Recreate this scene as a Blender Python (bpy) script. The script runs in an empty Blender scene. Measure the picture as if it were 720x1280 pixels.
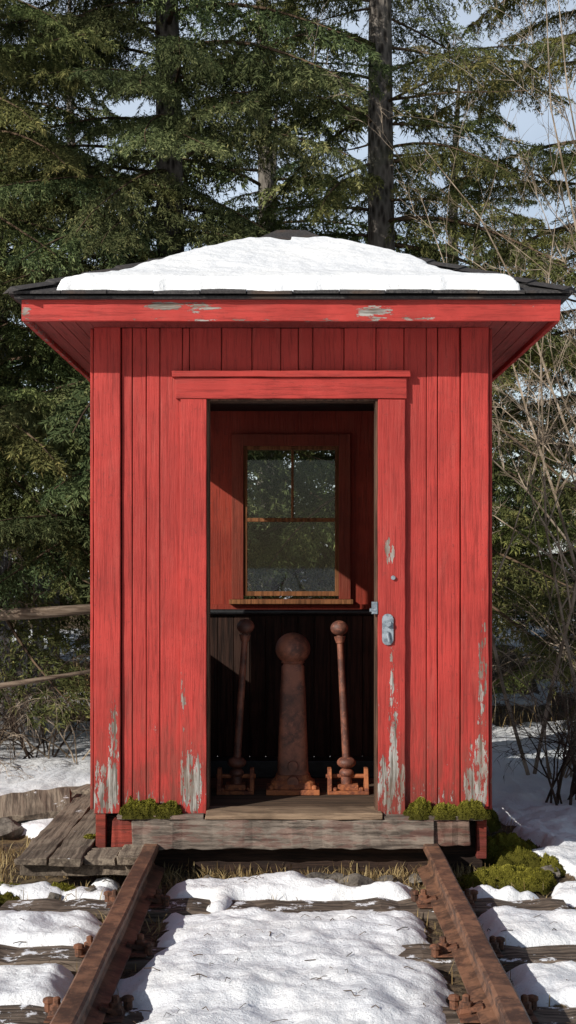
import bpy, math, random
import numpy as np
from mathutils import Vector, Matrix, Euler
random.seed(7); RNG=np.random.RandomState(11)
scene=bpy.context.scene
COL=scene.collection
scene.view_settings.view_transform='Standard'
try: scene.view_settings.look='None'
except Exception: pass
scene.view_settings.exposure=0

# ------------------------------------------------------------ node helper
class NT:
    def __init__(s,name):
        s.m=bpy.data.materials.new(name); s.m.use_nodes=True
        s.t=s.m.node_tree; s.n=s.t.nodes; s.l=s.t.links
        s.n.clear()
        s.out=s.n.new('ShaderNodeOutputMaterial')
        s.tc=s.n.new('ShaderNodeTexCoord')
        s.geo=s.n.new('ShaderNodeNewGeometry')
    def put(s,sock,v):
        if v is None: return
        if hasattr(v,'is_output') or isinstance(v,bpy.types.NodeSocket): s.l.new(v,sock)
        else:
            if isinstance(v,(tuple,list)) and len(v)==3 and sock.type=='RGBA': v=(*v,1)
            sock.default_value=v
    def math(s,op,a,b=None,c=None,clamp=False):
        n=s.n.new('ShaderNodeMath'); n.operation=op; n.use_clamp=clamp
        s.put(n.inputs[0],a)
        if b is not None: s.put(n.inputs[1],b)
        if c is not None: s.put(n.inputs[2],c)
        return n.outputs[0]
    def mapping(s,scale=(1,1,1),loc=(0,0,0),vec=None):
        n=s.n.new('ShaderNodeMapping'); s.put(n.inputs[0],vec or s.tc.outputs['Object'])
        n.inputs['Scale'].default_value=scale; n.inputs['Location'].default_value=loc
        return n.outputs[0]
    def noise(s,scale=5,detail=3,rough=.6,vec=None,dist=0):
        n=s.n.new('ShaderNodeTexNoise'); s.put(n.inputs['Vector'],vec or s.tc.outputs['Object'])
        n.inputs['Scale'].default_value=scale; n.inputs['Detail'].default_value=detail
        n.inputs['Roughness'].default_value=rough; n.inputs['Distortion'].default_value=dist
        return n.outputs[0]
    def ss(s,v,a,b,c=0.,d=1.,lin=False):
        n=s.n.new('ShaderNodeMapRange'); n.interpolation_type='LINEAR' if lin else 'SMOOTHSTEP'
        s.put(n.inputs[0],v); n.inputs[1].default_value=a; n.inputs[2].default_value=b
        n.inputs[3].default_value=c; n.inputs[4].default_value=d
        return n.outputs[0]
    def mix(s,f,a,b,mode='MIX'):
        n=s.n.new('ShaderNodeMix'); n.data_type='RGBA'; n.blend_type=mode
        s.put(n.inputs[0],f); s.put(n.inputs[6],a); s.put(n.inputs[7],b)
        return n.outputs[2]
    def xyz(s,vec=None):
        n=s.n.new('ShaderNodeSeparateXYZ'); s.put(n.inputs[0],vec or s.tc.outputs['Object']); return n.outputs
    def attr(s,name):
        n=s.n.new('ShaderNodeAttribute'); n.attribute_name=name; return n.outputs['Fac']
    def bump(s,h,strength=.4,dist=.01,normal=None):
        n=s.n.new('ShaderNodeBump'); n.inputs['Strength'].default_value=strength
        n.inputs['Distance'].default_value=dist; s.put(n.inputs['Height'],h)
        if normal is not None: s.l.new(normal,n.inputs['Normal'])
        return n.outputs[0]
    def bsdf(s,col,rough=.8,normal=None,metal=0,spec=.4):
        n=s.n.new('ShaderNodeBsdfPrincipled')
        s.put(n.inputs['Base Color'],col); s.put(n.inputs['Roughness'],rough)
        n.inputs['Metallic'].default_value=metal
        n.inputs['Specular IOR Level'].default_value=spec
        if normal is not None: s.l.new(normal,n.inputs['Normal'])
        s.l.new(n.outputs[0],s.out.inputs[0]); return n

def paint(name,base,low=.0,spots=(),axis='z',thr=.74,wear=1.0):
    k=NT(name); X=k.xyz()
    sc={'z':(42,42,2.0),'x':(2.0,42,42),'y':(42,2.0,42)}[axis]
    sc2={'z':(11,11,2.2),'x':(2.2,11,11),'y':(11,2.2,11)}[axis]
    isl=k.geo.outputs['Random Per Island']
    off=k.n.new('ShaderNodeVectorMath'); off.operation='ADD'
    k.l.new(k.tc.outputs['Object'],off.inputs[0])
    cmb=k.n.new('ShaderNodeCombineXYZ'); k.l.new(k.math('MULTIPLY',isl,13.),cmb.inputs[0]); k.l.new(k.math('MULTIPLY',isl,7.),cmb.inputs[2])
    k.l.new(cmb.outputs[0],off.inputs[1]); vec=off.outputs[0]
    grain=k.noise(1.6,4,.72,k.mapping(sc,vec=vec))
    big=k.noise(2.3,4,.65)
    mid=k.noise(1.5,5,.7,k.mapping(sc2,vec=vec))
    b=Vector(base)
    c=k.mix(k.ss(big,.32,.68),tuple(b*.76),tuple(b*1.10))
    c=k.mix(k.ss(grain,.36,.50,.62,0.),c,tuple(b*.40))
    c=k.mix(k.math('MULTIPLY',isl,.35),c,tuple(b*.64))
    c=k.mix(k.ss(mid,.48,.74,0,.32*wear),c,(b[0]*1.0,b[1]*1.55+.016,b[2]*1.55+.012))
    c=k.mix(k.ss(k.noise(55,2,.7),.62,.72,0,.45*wear),c,(b[0]*.38,.03,.026))
    grime=k.math('MULTIPLY',k.ss(X[2],1.1,.25),k.ss(mid,.38,.60))
    c=k.mix(k.math('MULTIPLY',grime,.6),c,(.085,.040,.028))
    cn=k.noise(1.5,6,.74,k.mapping({'z':(30,30,7),'x':(7,30,30),'y':(30,7,30)}[axis]))
    v=k.math('ADD',k.math('MULTIPLY',k.math('SUBTRACT',cn,.5),1.55),.5)
    for (sx,sz,rx,rz,st) in spots:
        dx=k.math('DIVIDE',k.math('SUBTRACT',X[0],sx),rx); dz=k.math('DIVIDE',k.math('SUBTRACT',X[2],sz),rz)
        d2=k.math('ADD',k.math('MULTIPLY',dx,dx),k.math('MULTIPLY',dz,dz))
        v=k.math('ADD',v,k.math('MULTIPLY',k.ss(d2,1.7,0),st))
    if low: v=k.math('ADD',v,k.math('MULTIPLY',k.ss(X[2],1.1,.28),low))
    chip=k.ss(v,thr,thr+.03)
    halo=k.ss(v,thr-.08,thr)
    wood=k.mix(k.ss(grain,.38,.60),(.10,.085,.07),(.38,.365,.34))
    wood=k.mix(k.ss(mid,.45,.60,0,.55),wood,(.16,.11,.08))
    c=k.mix(k.math('MULTIPLY',halo,.5),c,tuple(b*.42))
    c=k.mix(chip,c,wood)
    k.bsdf(c,k.mix(chip,(.6,.6,.6),(.92,.92,.92)),k.bump(grain,.75,.006),spec=.22)
    return k.m

def wood(name,c0,c1,axis='x',red=0.,rough=.9,snow=0.):
    k=NT(name)
    sc={'z':(30,30,1.6),'x':(1.6,30,30),'y':(30,1.6,30)}[axis]
    g=k.noise(1.4,5,.7,k.mapping(sc)); b=k.noise(3,3,.6)
    c=k.mix(k.ss(g,.38,.60),c0,c1)
    c=k.mix(k.math('MULTIPLY',k.geo.outputs['Random Per Island'],.35),c,tuple(Vector(c0)*.8))
    c=k.mix(k.ss(b,.52,.70,0,.6),c,tuple(Vector(c0)*.6))
    if red:
        rn=k.noise(1.2,5,.7,k.mapping({'x':(5,16,16),'z':(16,16,5),'y':(16,5,16)}[axis]))
        c=k.mix(k.math('MULTIPLY',k.ss(rn,.50,.56),red),c,(.15,.035,.028))
    if snow:
        nz=k.xyz(k.geo.outputs['Normal'])[2]
        sn=k.math('MULTIPLY',k.ss(nz,.5,.8),k.ss(k.noise(7,6,.75),snow,snow+.05))
        c=k.mix(sn,c,(.82,.84,.88))
    k.bsdf(c,rough,k.bump(g,.9,.010),spec=.2)
    return k.m
def twigmat(name,c0,c1):
    k=NT(name); c=k.mix(k.ss(k.noise(6,2,.6),.35,.65),c0,c1)
    d=k.n.new('ShaderNodeBsdfDiffuse'); k.l.new(c,d.inputs[0]); k.l.new(d.outputs[0],k.out.inputs[0]); return k.m

def rust(name,c0,c1,rough=.75,scale=14,spec=.4,bs=.5):
    k=NT(name)
    a=k.noise(scale,5,.7); b=k.noise(scale*5,3,.7); d=k.noise(3,3,.6)
    c=k.mix(k.ss(a,.40,.60),c0,c1)
    c=k.mix(k.ss(b,.55,.7,0,.6),c,tuple(Vector(c1)*1.5))
    c=k.mix(k.ss(d,.5,.66,0,.6),c,tuple(Vector(c0)*.6))
    k.bsdf(c,rough,k.bump(a,bs,.008),spec=spec)
    return k.m

RED=(.410,.043,.035)
W=250.
def wx(px): return (px-364)/W
def wz(py): return 1.52+(705-py)/W
M_board=paint('red_board_paint',RED,low=.10,thr=.83,spots=[(-.60,.34,.5,.06,.12),(.73,.36,.3,.08,.12)])
M_trim=paint('red_trim_paint',RED,low=.11,thr=.80,spots=[
  (.950,.92,.028,.36,.28),(.925,.45,.07,.18,.27),(.965,1.5,.02,.4,.12),(-.885,.62,.028,.30,.25),(-.93,.39,.07,.14,.28),
  (-.500,.44,.07,.17,.30),(-.535,.86,.02,.20,.20),(.492,1.59,.028,.075,.42),(.51,.75,.032,.34,.26),(.49,.40,.08,.17,.30),(.485,1.15,.025,.14,.22)])
M_fascia=paint('red_fascia_paint',RED,thr=.80,axis='x',low=0,spots=[(-.47,2.745,.22,.030,.30),(-.62,2.755,.10,.02,.25),(.394,2.725,.10,.034,.44),(.62,2.70,.09,.02,.24),(-1.26,2.72,.03,.05,.3),(1.0,2.76,.2,.02,.2),(0,2.685,1.3,.014,.20)])
M_hdr=paint('red_header_paint',tuple(Vector(RED)*.93),axis='x',thr=.83)
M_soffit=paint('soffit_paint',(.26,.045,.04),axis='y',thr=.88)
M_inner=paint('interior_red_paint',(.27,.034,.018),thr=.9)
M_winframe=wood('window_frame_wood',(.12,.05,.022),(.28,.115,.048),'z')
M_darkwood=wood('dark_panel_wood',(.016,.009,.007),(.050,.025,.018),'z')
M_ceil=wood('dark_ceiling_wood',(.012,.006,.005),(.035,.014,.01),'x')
M_floor=wood('floor_wood',(.14,.095,.065),(.30,.21,.14),'x')
M_beam=wood('weathered_beam_wood',(.075,.060,.050),(.25,.205,.17),'x',red=.28)
M_beamred=wood('red_weathered_wood',(.12,.03,.02),(.28,.05,.035),'x',red=.9)
M_deck=wood('deck_wood',(.09,.07,.055),(.26,.21,.16),'y',snow=.64)
M_tie=wood('sleeper_wood',(.05,.038,.030),(.20,.155,.12),'x',snow=.56)
M_skirt=wood('foundation_wood',(.02,.014,.012),(.06,.035,.025),'x')
M_rail=rust('rusty_rail_steel',(.070,.038,.026),(.205,.102,.06),.6,10,.5)
M_spike=rust('rusty_spike_iron',(.06,.030,.02),(.18,.075,.04),.8,20)
M_iron=rust('rusty_lever_iron',(.085,.032,.022),(.235,.083,.048),.6,9,.5,.35)
M_ironB=rust('rusty_base_iron',(.13,.038,.02),(.36,.12,.045),.75,12,.4)
M_black=rust('black_bar_iron',(.008,.008,.009),(.02,.02,.022),.45,20)
M_steel=rust('worn_galvanised_steel',(.11,.14,.17),(.27,.31,.35),.5,30,.6,.2)
def shingle_mat():
    k=NT('asphalt_shingle'); a=k.noise(90,2,.8); b=k.noise(4,3,.6)
    c=k.mix(k.ss(a,.35,.65),(.022,.021,.023),(.070,.066,.064))
    c=k.mix(k.math('MULTIPLY',k.geo.outputs['Random Per Island'],.6),c,(.035,.03,.03))
    c=k.mix(k.ss(b,.5,.7,0,.6),c,(.095,.06,.04))
    k.bsdf(c,.9,k.bump(a,.6,.004),spec=.3); return k.m
M_shingle=shingle_mat()
def snow_mat():
    k=NT('snow'); a=k.noise(9,6,.62)
    c=k.mix(k.ss(k.noise(3,3,.6),.35,.7),(.77,.79,.82),(.85,.86,.87))
    c=k.mix(k.ss(k.noise(120,1,.5),.68,.72,0,.35),c,(.3,.25,.18))
    k.bsdf(c,.6,k.bump(a,.55,.035),spec=.3)
    return k.m
M_snow=snow_mat()
def ground_mat():
    k=NT('snowy_ground')
    s=k.attr('snow'); n1=k.noise(9,6,.74)
    c=k.mix(k.ss(k.noise(2.2,3,.6),.35,.7),(.79,.81,.85),(.88,.89,.90))
    c=k.mix(k.ss(k.noise(150,1,.5),.66,.72,0,.4),c,(.28,.22,.15))
    c=k.mix(k.ss(n1,.60,.75,0,.18),c,(.50,.46,.40))
    m=k.ss(k.math('ADD',s,k.math('MULTIPLY',k.math('SUBTRACT',n1,.5),1.0)),.42,.54)
    a=k.noise(5,3,.7); b=k.noise(40,4,.75)
    d=k.mix(k.ss(b,.35,.65),(.030,.022,.015),(.15,.105,.065))
    d=k.mix(k.ss(a,.48,.66,0,.8),d,(.19,.135,.065))
    k.bsdf(k.mix(m,d,c),k.mix(m,(.95,.95,.95),(.6,.6,.6)),k.bump(k.noise(17,7,.70),.65,.03),spec=.3); return k.m
M_ground=ground_mat()
def foliage_mat(name,dark,light,tip):
    k=NT(name); t=k.attr('tint'); oi=k.n.new('ShaderNodeObjectInfo')
    c=k.mix(k.ss(t,0,.7,lin=True),dark,light); c=k.mix(k.ss(t,.72,1.,lin=True),c,tip)
    c=k.mix(k.math('MULTIPLY',oi.outputs['Random'],.45),c,tuple(Vector(dark)*.9))
    c=k.mix(1.,c,oi.outputs['Color'],'MULTIPLY')
    p=k.n.new('ShaderNodeBsdfDiffuse'); k.l.new(c,p.inputs[0]); k.l.new(p.outputs[0],k.out.inputs[0])
    return k.m
M_needle=foliage_mat('spruce_needles',(.025,.036,.019),(.105,.128,.060),(.22,.23,.11))
M_grass=foliage_mat('dry_grass_blades',(.14,.09,.04),(.34,.25,.12),(.46,.37,.2))
M_moss=foliage_mat('moss_fronds',(.045,.042,.010),(.20,.185,.028),(.40,.36,.07))
M_twig=twigmat('twig_bark',(.05,.035,.025),(.13,.09,.06))
M_palebr=twigmat('pale_branch_bark',(.15,.115,.08),(.37,.30,.23))
M_log=wood('log_bark',(.10,.07,.05),(.26,.20,.15),'x')
M_darkbr=twigmat('dark_branch_bark',(.03,.022,.018),(.09,.065,.05))
M_greyfence=wood('grey_fence_wood',(.06,.06,.065),(.15,.15,.155),'z')
def bark_mat():
    k=NT('conifer_bark'); v=k.n.new('ShaderNodeTexVoronoi'); k.l.new(k.mapping((16,16,5)),v.inputs['Vector']); v.inputs['Scale'].default_value=1.6
    a=k.noise(18,4,.7); f=k.math('ADD',v.outputs['Distance'],k.math('MULTIPLY',a,.5))
    c=k.mix(k.ss(f,.35,.95),(.035,.029,.025),(.18,.16,.14))
    c=k.mix(k.ss(k.noise(3,3,.6),.5,.7,0,.5),c,(.08,.085,.055))
    k.bsdf(c,.95,k.bump(f,.9,.03),spec=.2); return k.m
M_bark=bark_mat()
def rock_mat():
    k=NT('rough_rock'); a=k.noise(9,6,.7); b=k.noise(40,2,.7)
    c=k.mix(k.ss(a,.35,.65),(.07,.06,.05),(.22,.195,.165)); c=k.mix(k.ss(b,.55,.7,0,.5),c,(.05,.045,.04))
    k.bsdf(c,.9,k.bump(a,.9,.03),spec=.25); return k.m
M_rock=rock_mat()
def glass_mat():
    k=NT('window_glass_pane')
    tr=k.n.new('ShaderNodeBsdfTransparent'); tr.inputs[0].default_value=(.96,.97,.97,1)
    gl=k.n.new('ShaderNodeBsdfGlossy'); gl.inputs['Roughness'].default_value=.02
    df=k.n.new('ShaderNodeBsdfDiffuse'); df.inputs[0].default_value=(.40,.40,.38,1)
    m1=k.n.new('ShaderNodeMixShader'); m1.inputs[0].default_value=.025
    m2=k.n.new('ShaderNodeMixShader'); k.l.new(k.ss(k.noise(22,5,.75),.60,.78,.0,.09),m2.inputs[0])
    k.l.new(tr.outputs[0],m1.inputs[1]); k.l.new(gl.outputs[0],m1.inputs[2])
    k.l.new(m1.outputs[0],m2.inputs[1]); k.l.new(df.outputs[0],m2.inputs[2]); k.l.new(m2.outputs[0],k.out.inputs[0])
    return k.m
M_glass=glass_mat()

# ------------------------------------------------------------ mesh helpers
class MB:
    def __init__(s): s.v=[]; s.f=[]
    def add(s,vs,fs):
        o=len(s.v); s.v+= [tuple(p) for p in vs]; s.f+=[tuple(i+o for i in f) for f in fs]
    def box(s,x0,x1,y0,y1,z0,z1):
        s.add([(x0,y0,z0),(x1,y0,z0),(x1,y1,z0),(x0,y1,z0),(x0,y0,z1),(x1,y0,z1),(x1,y1,z1),(x0,y1,z1)],
          [(0,3,2,1),(4,5,6,7),(0,1,5,4),(1,2,6,5),(2,3,7,6),(3,0,4,7)])
    def plank(s,x0,x1,y0,y1,z0,z1,axis='x',n=14,amp=.004):
        lo=[x0,y0,z0]; hi=[x1,y1,z1]; a='xyz'.index(axis); b,c=[i for i in range(3) if i!=a]
        if a==1: b,c=c,b
        vs=[];fs=[]
        for i in range(n+1):
            t=i/n
            for (ub,uc) in((0,0),(1,0),(1,1),(0,1)):
                p=[0,0,0]; p[a]=lo[a]+(hi[a]-lo[a])*t+(random.uniform(-amp,amp)*2 if i in(0,n) else 0)
                p[b]=(hi[b] if ub else lo[b])+random.uniform(-amp,amp); p[c]=(hi[c] if uc else lo[c])+random.uniform(-amp,amp)
                vs.append(p)
        for i in range(n):
            for j in range(4):
                k=(j+1)%4; fs.append((i*4+j,i*4+k,(i+1)*4+k,(i+1)*4+j))
        fs.append((3,2,1,0)); fs.append((n*4,n*4+1,n*4+2,n*4+3))
        s.add(vs,fs)
    def tube(s,pts,rad,sides=6,cap=True):
        pts=[Vector(p) for p in pts]; n=len(pts)
        if not hasattr(rad,'__len__'): rad=[rad]*n
        vs=[];fs=[]; up=Vector((0,0,1))
        t0=(pts[1]-pts[0]).normalized()
        ref=Vector((1,0,0)) if abs(t0.z)>.8 else up
        a=t0.cross(ref).normalized()
        for i in range(n):
            t=(pts[min(i+1,n-1)]-pts[max(i-1,0)]).normalized()
            a=(a-t*a.dot(t))
            if a.length<1e-6: a=t.orthogonal()
            a.normalize(); b=t.cross(a)
            for j in range(sides):
                an=2*math.pi*j/sides; vs.append(pts[i]+(a*math.cos(an)+b*math.sin(an))*rad[i])
        for i in range(n-1):
            for j in range(sides):
                k=(j+1)%sides; fs.append((i*sides+j,i*sides+k,(i+1)*sides+k,(i+1)*sides+j))
        if cap: fs.append(tuple(range(sides))[::-1]); fs.append(tuple((n-1)*sides+j for j in range(sides)))
        s.add(vs,fs)
    def lathe(s,cx,cy,prof,sides=24,tilt=None):
        vs=[];fs=[];n=len(prof)
        for r,z in prof:
            for j in range(sides):
                an=2*math.pi*j/sides; vs.append((cx+r*math.cos(an),cy+r*math.sin(an),z))
        for i in range(n-1):
            for j in range(sides):
                k=(j+1)%sides; fs.append((i*sides+j,i*sides+k,(i+1)*sides+k,(i+1)*sides+j))
        fs.append(tuple(range(sides))[::-1]); fs.append(tuple((n-1)*sides+j for j in range(sides)))
        s.add(vs,fs)
    def ball(s,c,r,sides=20,rings=12,sq=1.):
        prof=[(max(1e-4,r*math.sin(math.pi*i/rings)),c[2]-r*sq*math.cos(math.pi*i/rings)) for i in range(rings+1)]
        s.lathe(c[0],c[1],prof,sides)
    def obj(s,name,mat,parent=None,smooth=False,bevel=0.):
        me=bpy.data.meshes.new(name); me.from_pydata(s.v,[],s.f); me.update()
        return mkobj(name,me,mat,parent,smooth,bevel)
def mkobj(name,me,mat,parent=None,smooth=False,bevel=0.):
    if mat is not None:
        for m in (mat if isinstance(mat,(list,tuple)) else [mat]): me.materials.append(m)
    o=bpy.data.objects.new(name,me); COL.objects.link(o)
    if parent: o.parent=parent
    if smooth:
        me.polygons.foreach_set('use_smooth',[True]*len(me.polygons))
        if smooth=='auto':
            try: me.set_sharp_from_angle(angle=math.radians(40))
            except Exception: pass
    if bevel:
        b=o.modifiers.new('bevel','BEVEL'); b.width=bevel; b.segments=2; b.limit_method='ANGLE'; b.angle_limit=math.radians(50)
    return o
def empty(name,loc=(0,0,0)):
    e=bpy.data.objects.new(name,None); COL.objects.link(e); e.location=loc; e.empty_display_size=.3; return e
def np_mesh(name,V,F,tint=None,tname='tint',mi=None):
    F=np.asarray(F,dtype=np.int32); k=F.shape[1]
    me=bpy.data.meshes.new(name); me.vertices.add(len(V)); me.vertices.foreach_set('co',np.asarray(V,dtype=np.float32).ravel())
    me.loops.add(F.size); me.loops.foreach_set('vertex_index',F.ravel())
    me.polygons.add(len(F)); me.polygons.foreach_set('loop_start',np.arange(0,F.size,k,dtype=np.int32))
    try: me.polygons.foreach_set('loop_total',np.full(len(F),k,dtype=np.int32))
    except Exception: pass
    if mi is not None: me.polygons.foreach_set('material_index',np.asarray(mi,dtype=np.int32))
    me.update(calc_edges=True)
    if tint is not None:
        a=me.attributes.new(tname,'FLOAT','POINT'); a.data.foreach_set('value',np.asarray(tint,dtype=np.float32))
    me.validate()
    return me
_T=[np.random.RandomState(100+i).rand(256,256) for i in range(6)]
def vn(x,y,s=0):
    x=np.asarray(x,float); y=np.asarray(y,float)
    xi=np.floor(x).astype(int); yi=np.floor(y).astype(int); fx=x-xi; fy=y-yi
    fx=fx*fx*(3-2*fx); fy=fy*fy*(3-2*fy); T=_T[s%6]
    g=lambda a,b:T[a&255,b&255]
    return (g(xi,yi)*(1-fx)+g(xi+1,yi)*fx)*(1-fy)+(g(xi,yi+1)*(1-fx)+g(xi+1,yi+1)*fx)*fy
def fbm(x,y,s=0,o=4,g=.5):
    r=0;a=1;t=0
    for i in range(o): r=r+a*vn(x*2**i+17.3*i,y*2**i+5.7*i,s+i); t+=a; a*=g
    return r/t
def sst(x,a,b): 
    t=np.clip((x-a)/(b-a),0,1); return t*t*(3-2*t)

# ------------------------------------------------------------ ground
TIES=[6.08-.75*k for k in range(16)]
def snowtop(x,y):
    ax=np.abs(x)
    base=.020+.05*(fbm(x*1.5,y*1.5,1,4)-.5)+.060*(fbm(x*4.2,y*4.2,2,3)-.5)+.036*(fbm(x*11,y*11,3,3)-.5)+.010*(vn(x*33,y*33,4)-.5)
    tie=np.zeros_like(base)
    for t in TIES: tie=np.maximum(tie,sst(np.abs(y-t),.20,.10))
    outer=sst(ax,.70,.80)*sst(ax,1.36,1.28)
    base-=tie*outer*(.045+.06*fbm(x*4,y*4,4,3))
    inner=sst(ax,.62,.5)
    first=sst(y,5.7,5.9)
    base-=tie*inner*.11*(.20+.85*first)*sst(fbm(x*2.1+3,y*.9+1,5,3),.42,.56)
    base-=tie*sst(ax,.40,.52)*sst(ax,.70,.6)*.04*fbm(x*5,y*5,2,3)
    base+=inner*.026*sst(ax,.56,.3)*(1-first*.6)
    base-=sst(np.abs(ax-.69),.20,.06)*(.03+.09*fbm(x*5,y*5,0,3))
    e=(fbm(x*3,y*3,2,4)-.5)
    hut=sst(ax,1.15,1.0)*sst(y+e*.9,6.40,6.62)*sst(y,9.6,9.2)
    left=sst(x+e*.5,-1.0,-1.12)*sst(y+e*.8,6.1,6.3)*sst(y+e,7.9,7.6)*sst(x+e,-2.6,-2.2)
    right=sst(x+e*.3,.82,.92)*sst(x+e*.5,1.42,1.26)*sst(y+e*.4,6.3,6.45)*sst(y+e,8.6,8.0)
    base-=.16*np.clip(hut+left*.85+right*.9,0,1)
    far=sst(y,12.2,15.5); base-=far*.30*sst(fbm(x*.8,y*.8,3,4),.46,.60)
    return base
def soil(x,y):
    return -.040+.035*(fbm(x*4,y*4,1,4)-.5)+.03*(fbm(x*13,y*13,4,3)-.5)
def hill(x,y):
    return 1.25*sst(y,12.5,27)+.25*sst(y,11,20)*(fbm(x*.4,y*.4,5,3)-.5)*2
def H(x,y): return np.maximum(soil(x,y),snowtop(x,y))+hill(x,y)
def lines(a,b,step,lo,hi):
    c=list(np.arange(a,b,step)); s=step; p=c[-1]
    up=[]
    while p<hi: s=min(s*1.12,40); p+=s; up.append(p)
    s=step;p=a;dn=[]
    while p>lo: s=min(s*1.12,40); p-=s; dn.append(p)
    return np.array(dn[::-1]+c+up)
xs=lines(-2.1,2.1,.019,-500,500); ys=lines(3.6,8.4,.019,-400,600)
GX,GY=np.meshgrid(xs,ys); so=soil(GX,GY); st_=snowtop(GX,GY)
GZ=np.maximum(so,st_)+hill(GX,GY)
under=(np.abs(GX)<.93)&(GY>6.95)&(GY<8.65); GZ=np.where(under,-.05,GZ)
sn=np.clip((st_-so)/.03*.5+.35,0,1)
nx,ny=len(xs),len(ys); idx=np.arange(nx*ny).reshape(ny,nx)
F=np.stack([idx[:-1,:-1],idx[:-1,1:],idx[1:,1:],idx[1:,:-1]],-1).reshape(-1,4)
me=np_mesh('ground',np.stack([GX,GY,GZ],-1).reshape(-1,3),F,sn.ravel(),'snow')
mkobj('ground',me,M_ground,smooth=True)

# ------------------------------------------------------------ railway track
track=empty('railway_track')
for sx,nm in((-.69,'rail_a'),(.69,'rail_b')):
    prof=[(-.062,0),(.062,0),(.062,.010),(.016,.026),(.010,.040),(.010,.092),(.034,.104),(.036,.132),(.028,.140),(-.028,.140),(-.036,.132),(-.034,.104),(-.010,.092),(-.010,.040),(-.016,.026),(-.062,.010)]
    b=MB(); n=len(prof); N=50; vs=[];fs=[]
    for i in range(N+1):
        y=-7+(6.73+7)*i/N
        for (px,pz) in prof: vs.append((sx+px*1.08+.002*math.sin(i*1.7),y,.006+pz*.96))
    for i in range(N):
        for j in range(n): k=(j+1)%n; fs.append((i*n+j,i*n+k,(i+1)*n+k,(i+1)*n+j))
    fs.append(tuple(range(n))[::-1]); fs.append(tuple(N*n+j for j in range(n)))
    b.add(vs,fs); b.obj(nm,M_rail,track,smooth='auto')
bt=MB(); bs=MB()
for t in TIES:
    o=random.uniform(-.03,.03)
    bt.plank(-1.27+o,1.25+o,t-.115,t+.115,-.16,random.uniform(-.006,.0),'x',30,.009)
    for sx in(-.69,.69):
        bs.box(sx-.13,sx+.13,t-.08,t+.08,.0005,.0055)
        for d in(-1,1):
            cx=sx+d*.098; cy=t+random.uniform(-.02,.02)
            r=.024; bs.lathe(cx,cy,[(.030,.0),(.030,.012),(r,.014),(r,.040),(.014,.043),(.014,.062),(.006,.066)],6)
            bs.add([(cx-d*.055,cy-.028,.018),(cx+d*.028,cy-.028,.004),(cx+d*.028,cy+.028,.004),(cx-d*.055,cy+.028,.018),
                    (cx-d*.055,cy-.024,.034),(cx+d*.022,cy-.024,.022),(cx+d*.022,cy+.024,.022),(cx-d*.055,cy+.024,.034)],
                    [(0,3,2,1),(4,5,6,7),(0,1,5,4),(1,2,6,5),(2,3,7,6),(3,0,4,7)])
            bs.lathe(cx+d*.035,cy+.05*random.choice((-1,1)),[(.016,.0),(.016,.03),(.022,.032),(.02,.045),(.006,.05)],8)
bt.obj('sleepers',M_tie,track,bevel=.006); bs.obj('spikes_and_plates',M_spike,track,bevel=.002)

# ------------------------------------------------------------ hut
hut=empty('railway_hut')
YF=6.80; YB=8.75; ZB=.288; ZT=2.70
bb=MB()
for (a,b_,c,d) in((-.97,-.45,ZB,ZT),(.455,.97,ZB,ZT),(-.45,.455,wz(500),ZT)): bb.box(a,b_,YF+.022,YF+.07,c,d)
WY0,WY1,WZ0,WZ1=7.28,8.44,1.28,2.40
bb.box(-.97,-.92,YF+.07,WY0,ZB,ZT); bb.box(-.97,-.92,WY1,YB-.03,ZB,ZT); bb.box(-.97,-.92,WY0,WY1,ZB,WZ0); bb.box(-.97,-.92,WY0,WY1,WZ1,ZT)
bb.box(.92,.97,YF+.07,YB-.03,ZB,ZT)
bx0,bx1,bz0,bz1=-.305,.305,1.315,2.275
bb.box(-.97,bx0-.02,YB-.03,YB,ZB,ZT); bb.box(bx1+.02,.97,YB-.03,YB,ZB,ZT); bb.box(bx0-.02,bx1+.02,YB-.03,YB,ZB,bz0-.02); bb.box(bx0-.02,bx1+.02,YB-.03,YB,bz1+.02,ZT)
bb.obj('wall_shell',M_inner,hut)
fb=MB()
def boards(edges,z0,z1):
    for a,b_ in zip(edges[:-1],edges[1:]):
        j=random.uniform(0,.004); fb.plank(a+.002,b_-.002,YF-j,YF+.0215,z0+random.uniform(0,.006),z1,'z',10,.0006)
boards([wx(p) for p in(152,165.5,183,200,228)],ZB+.01,ZT)
boards([wx(p) for p in(505,533,547,575)],ZB+.01,ZT)
boards([wx(p) for p in(228,237,277,315,351,373,391,430,470,505)],wz(488),ZT)
fb.obj('front_boards',M_board,hut,bevel=.003)
sb=MB()
y=YF+.03
while y<YB-.05:
    y2=min(y+random.choice((.11,.13,.14)),YB-.04)
    for s in(-1,1):
        xa,xb=(-.992,-.9705) if s<0 else(.9705,.992)
        if s<0 and y2>WY0 and y<WY1:
            sb.box(xa,xb,y+.002,y2-.002,ZB,WZ0-.0); sb.box(xa,xb,y+.002,y2-.002,WZ1,ZT)
        else: sb.box(xa,xb,y+.002,y2-.002,ZB,ZT)
    y=y2
x=-.95
while x<.94:
    x2=min(x+.13,.95)
    if x2>bx0-.02 and x<bx1+.02:
        sb.box(x+.002,x2-.002,YB+.0005,YB+.02,ZB,bz0-.02); sb.box(x+.002,x2-.002,YB+.0005,YB+.02,bz1+.02,ZT)
    else: sb.box(x+.002,x2-.002,YB+.0005,YB+.02,ZB,ZT)
    x=x2
sb.obj('side_and_back_boards',M_board,hut,bevel=.003)
tb=MB()
tb.plank(wx(118),wx(151),YF-.024,YF+.02,wz(1016),ZT,'z',20,.0014)
tb.plank(wx(576),wx(610),YF-.024,YF+.02,wz(1008),ZT,'z',20,.0014)
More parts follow.
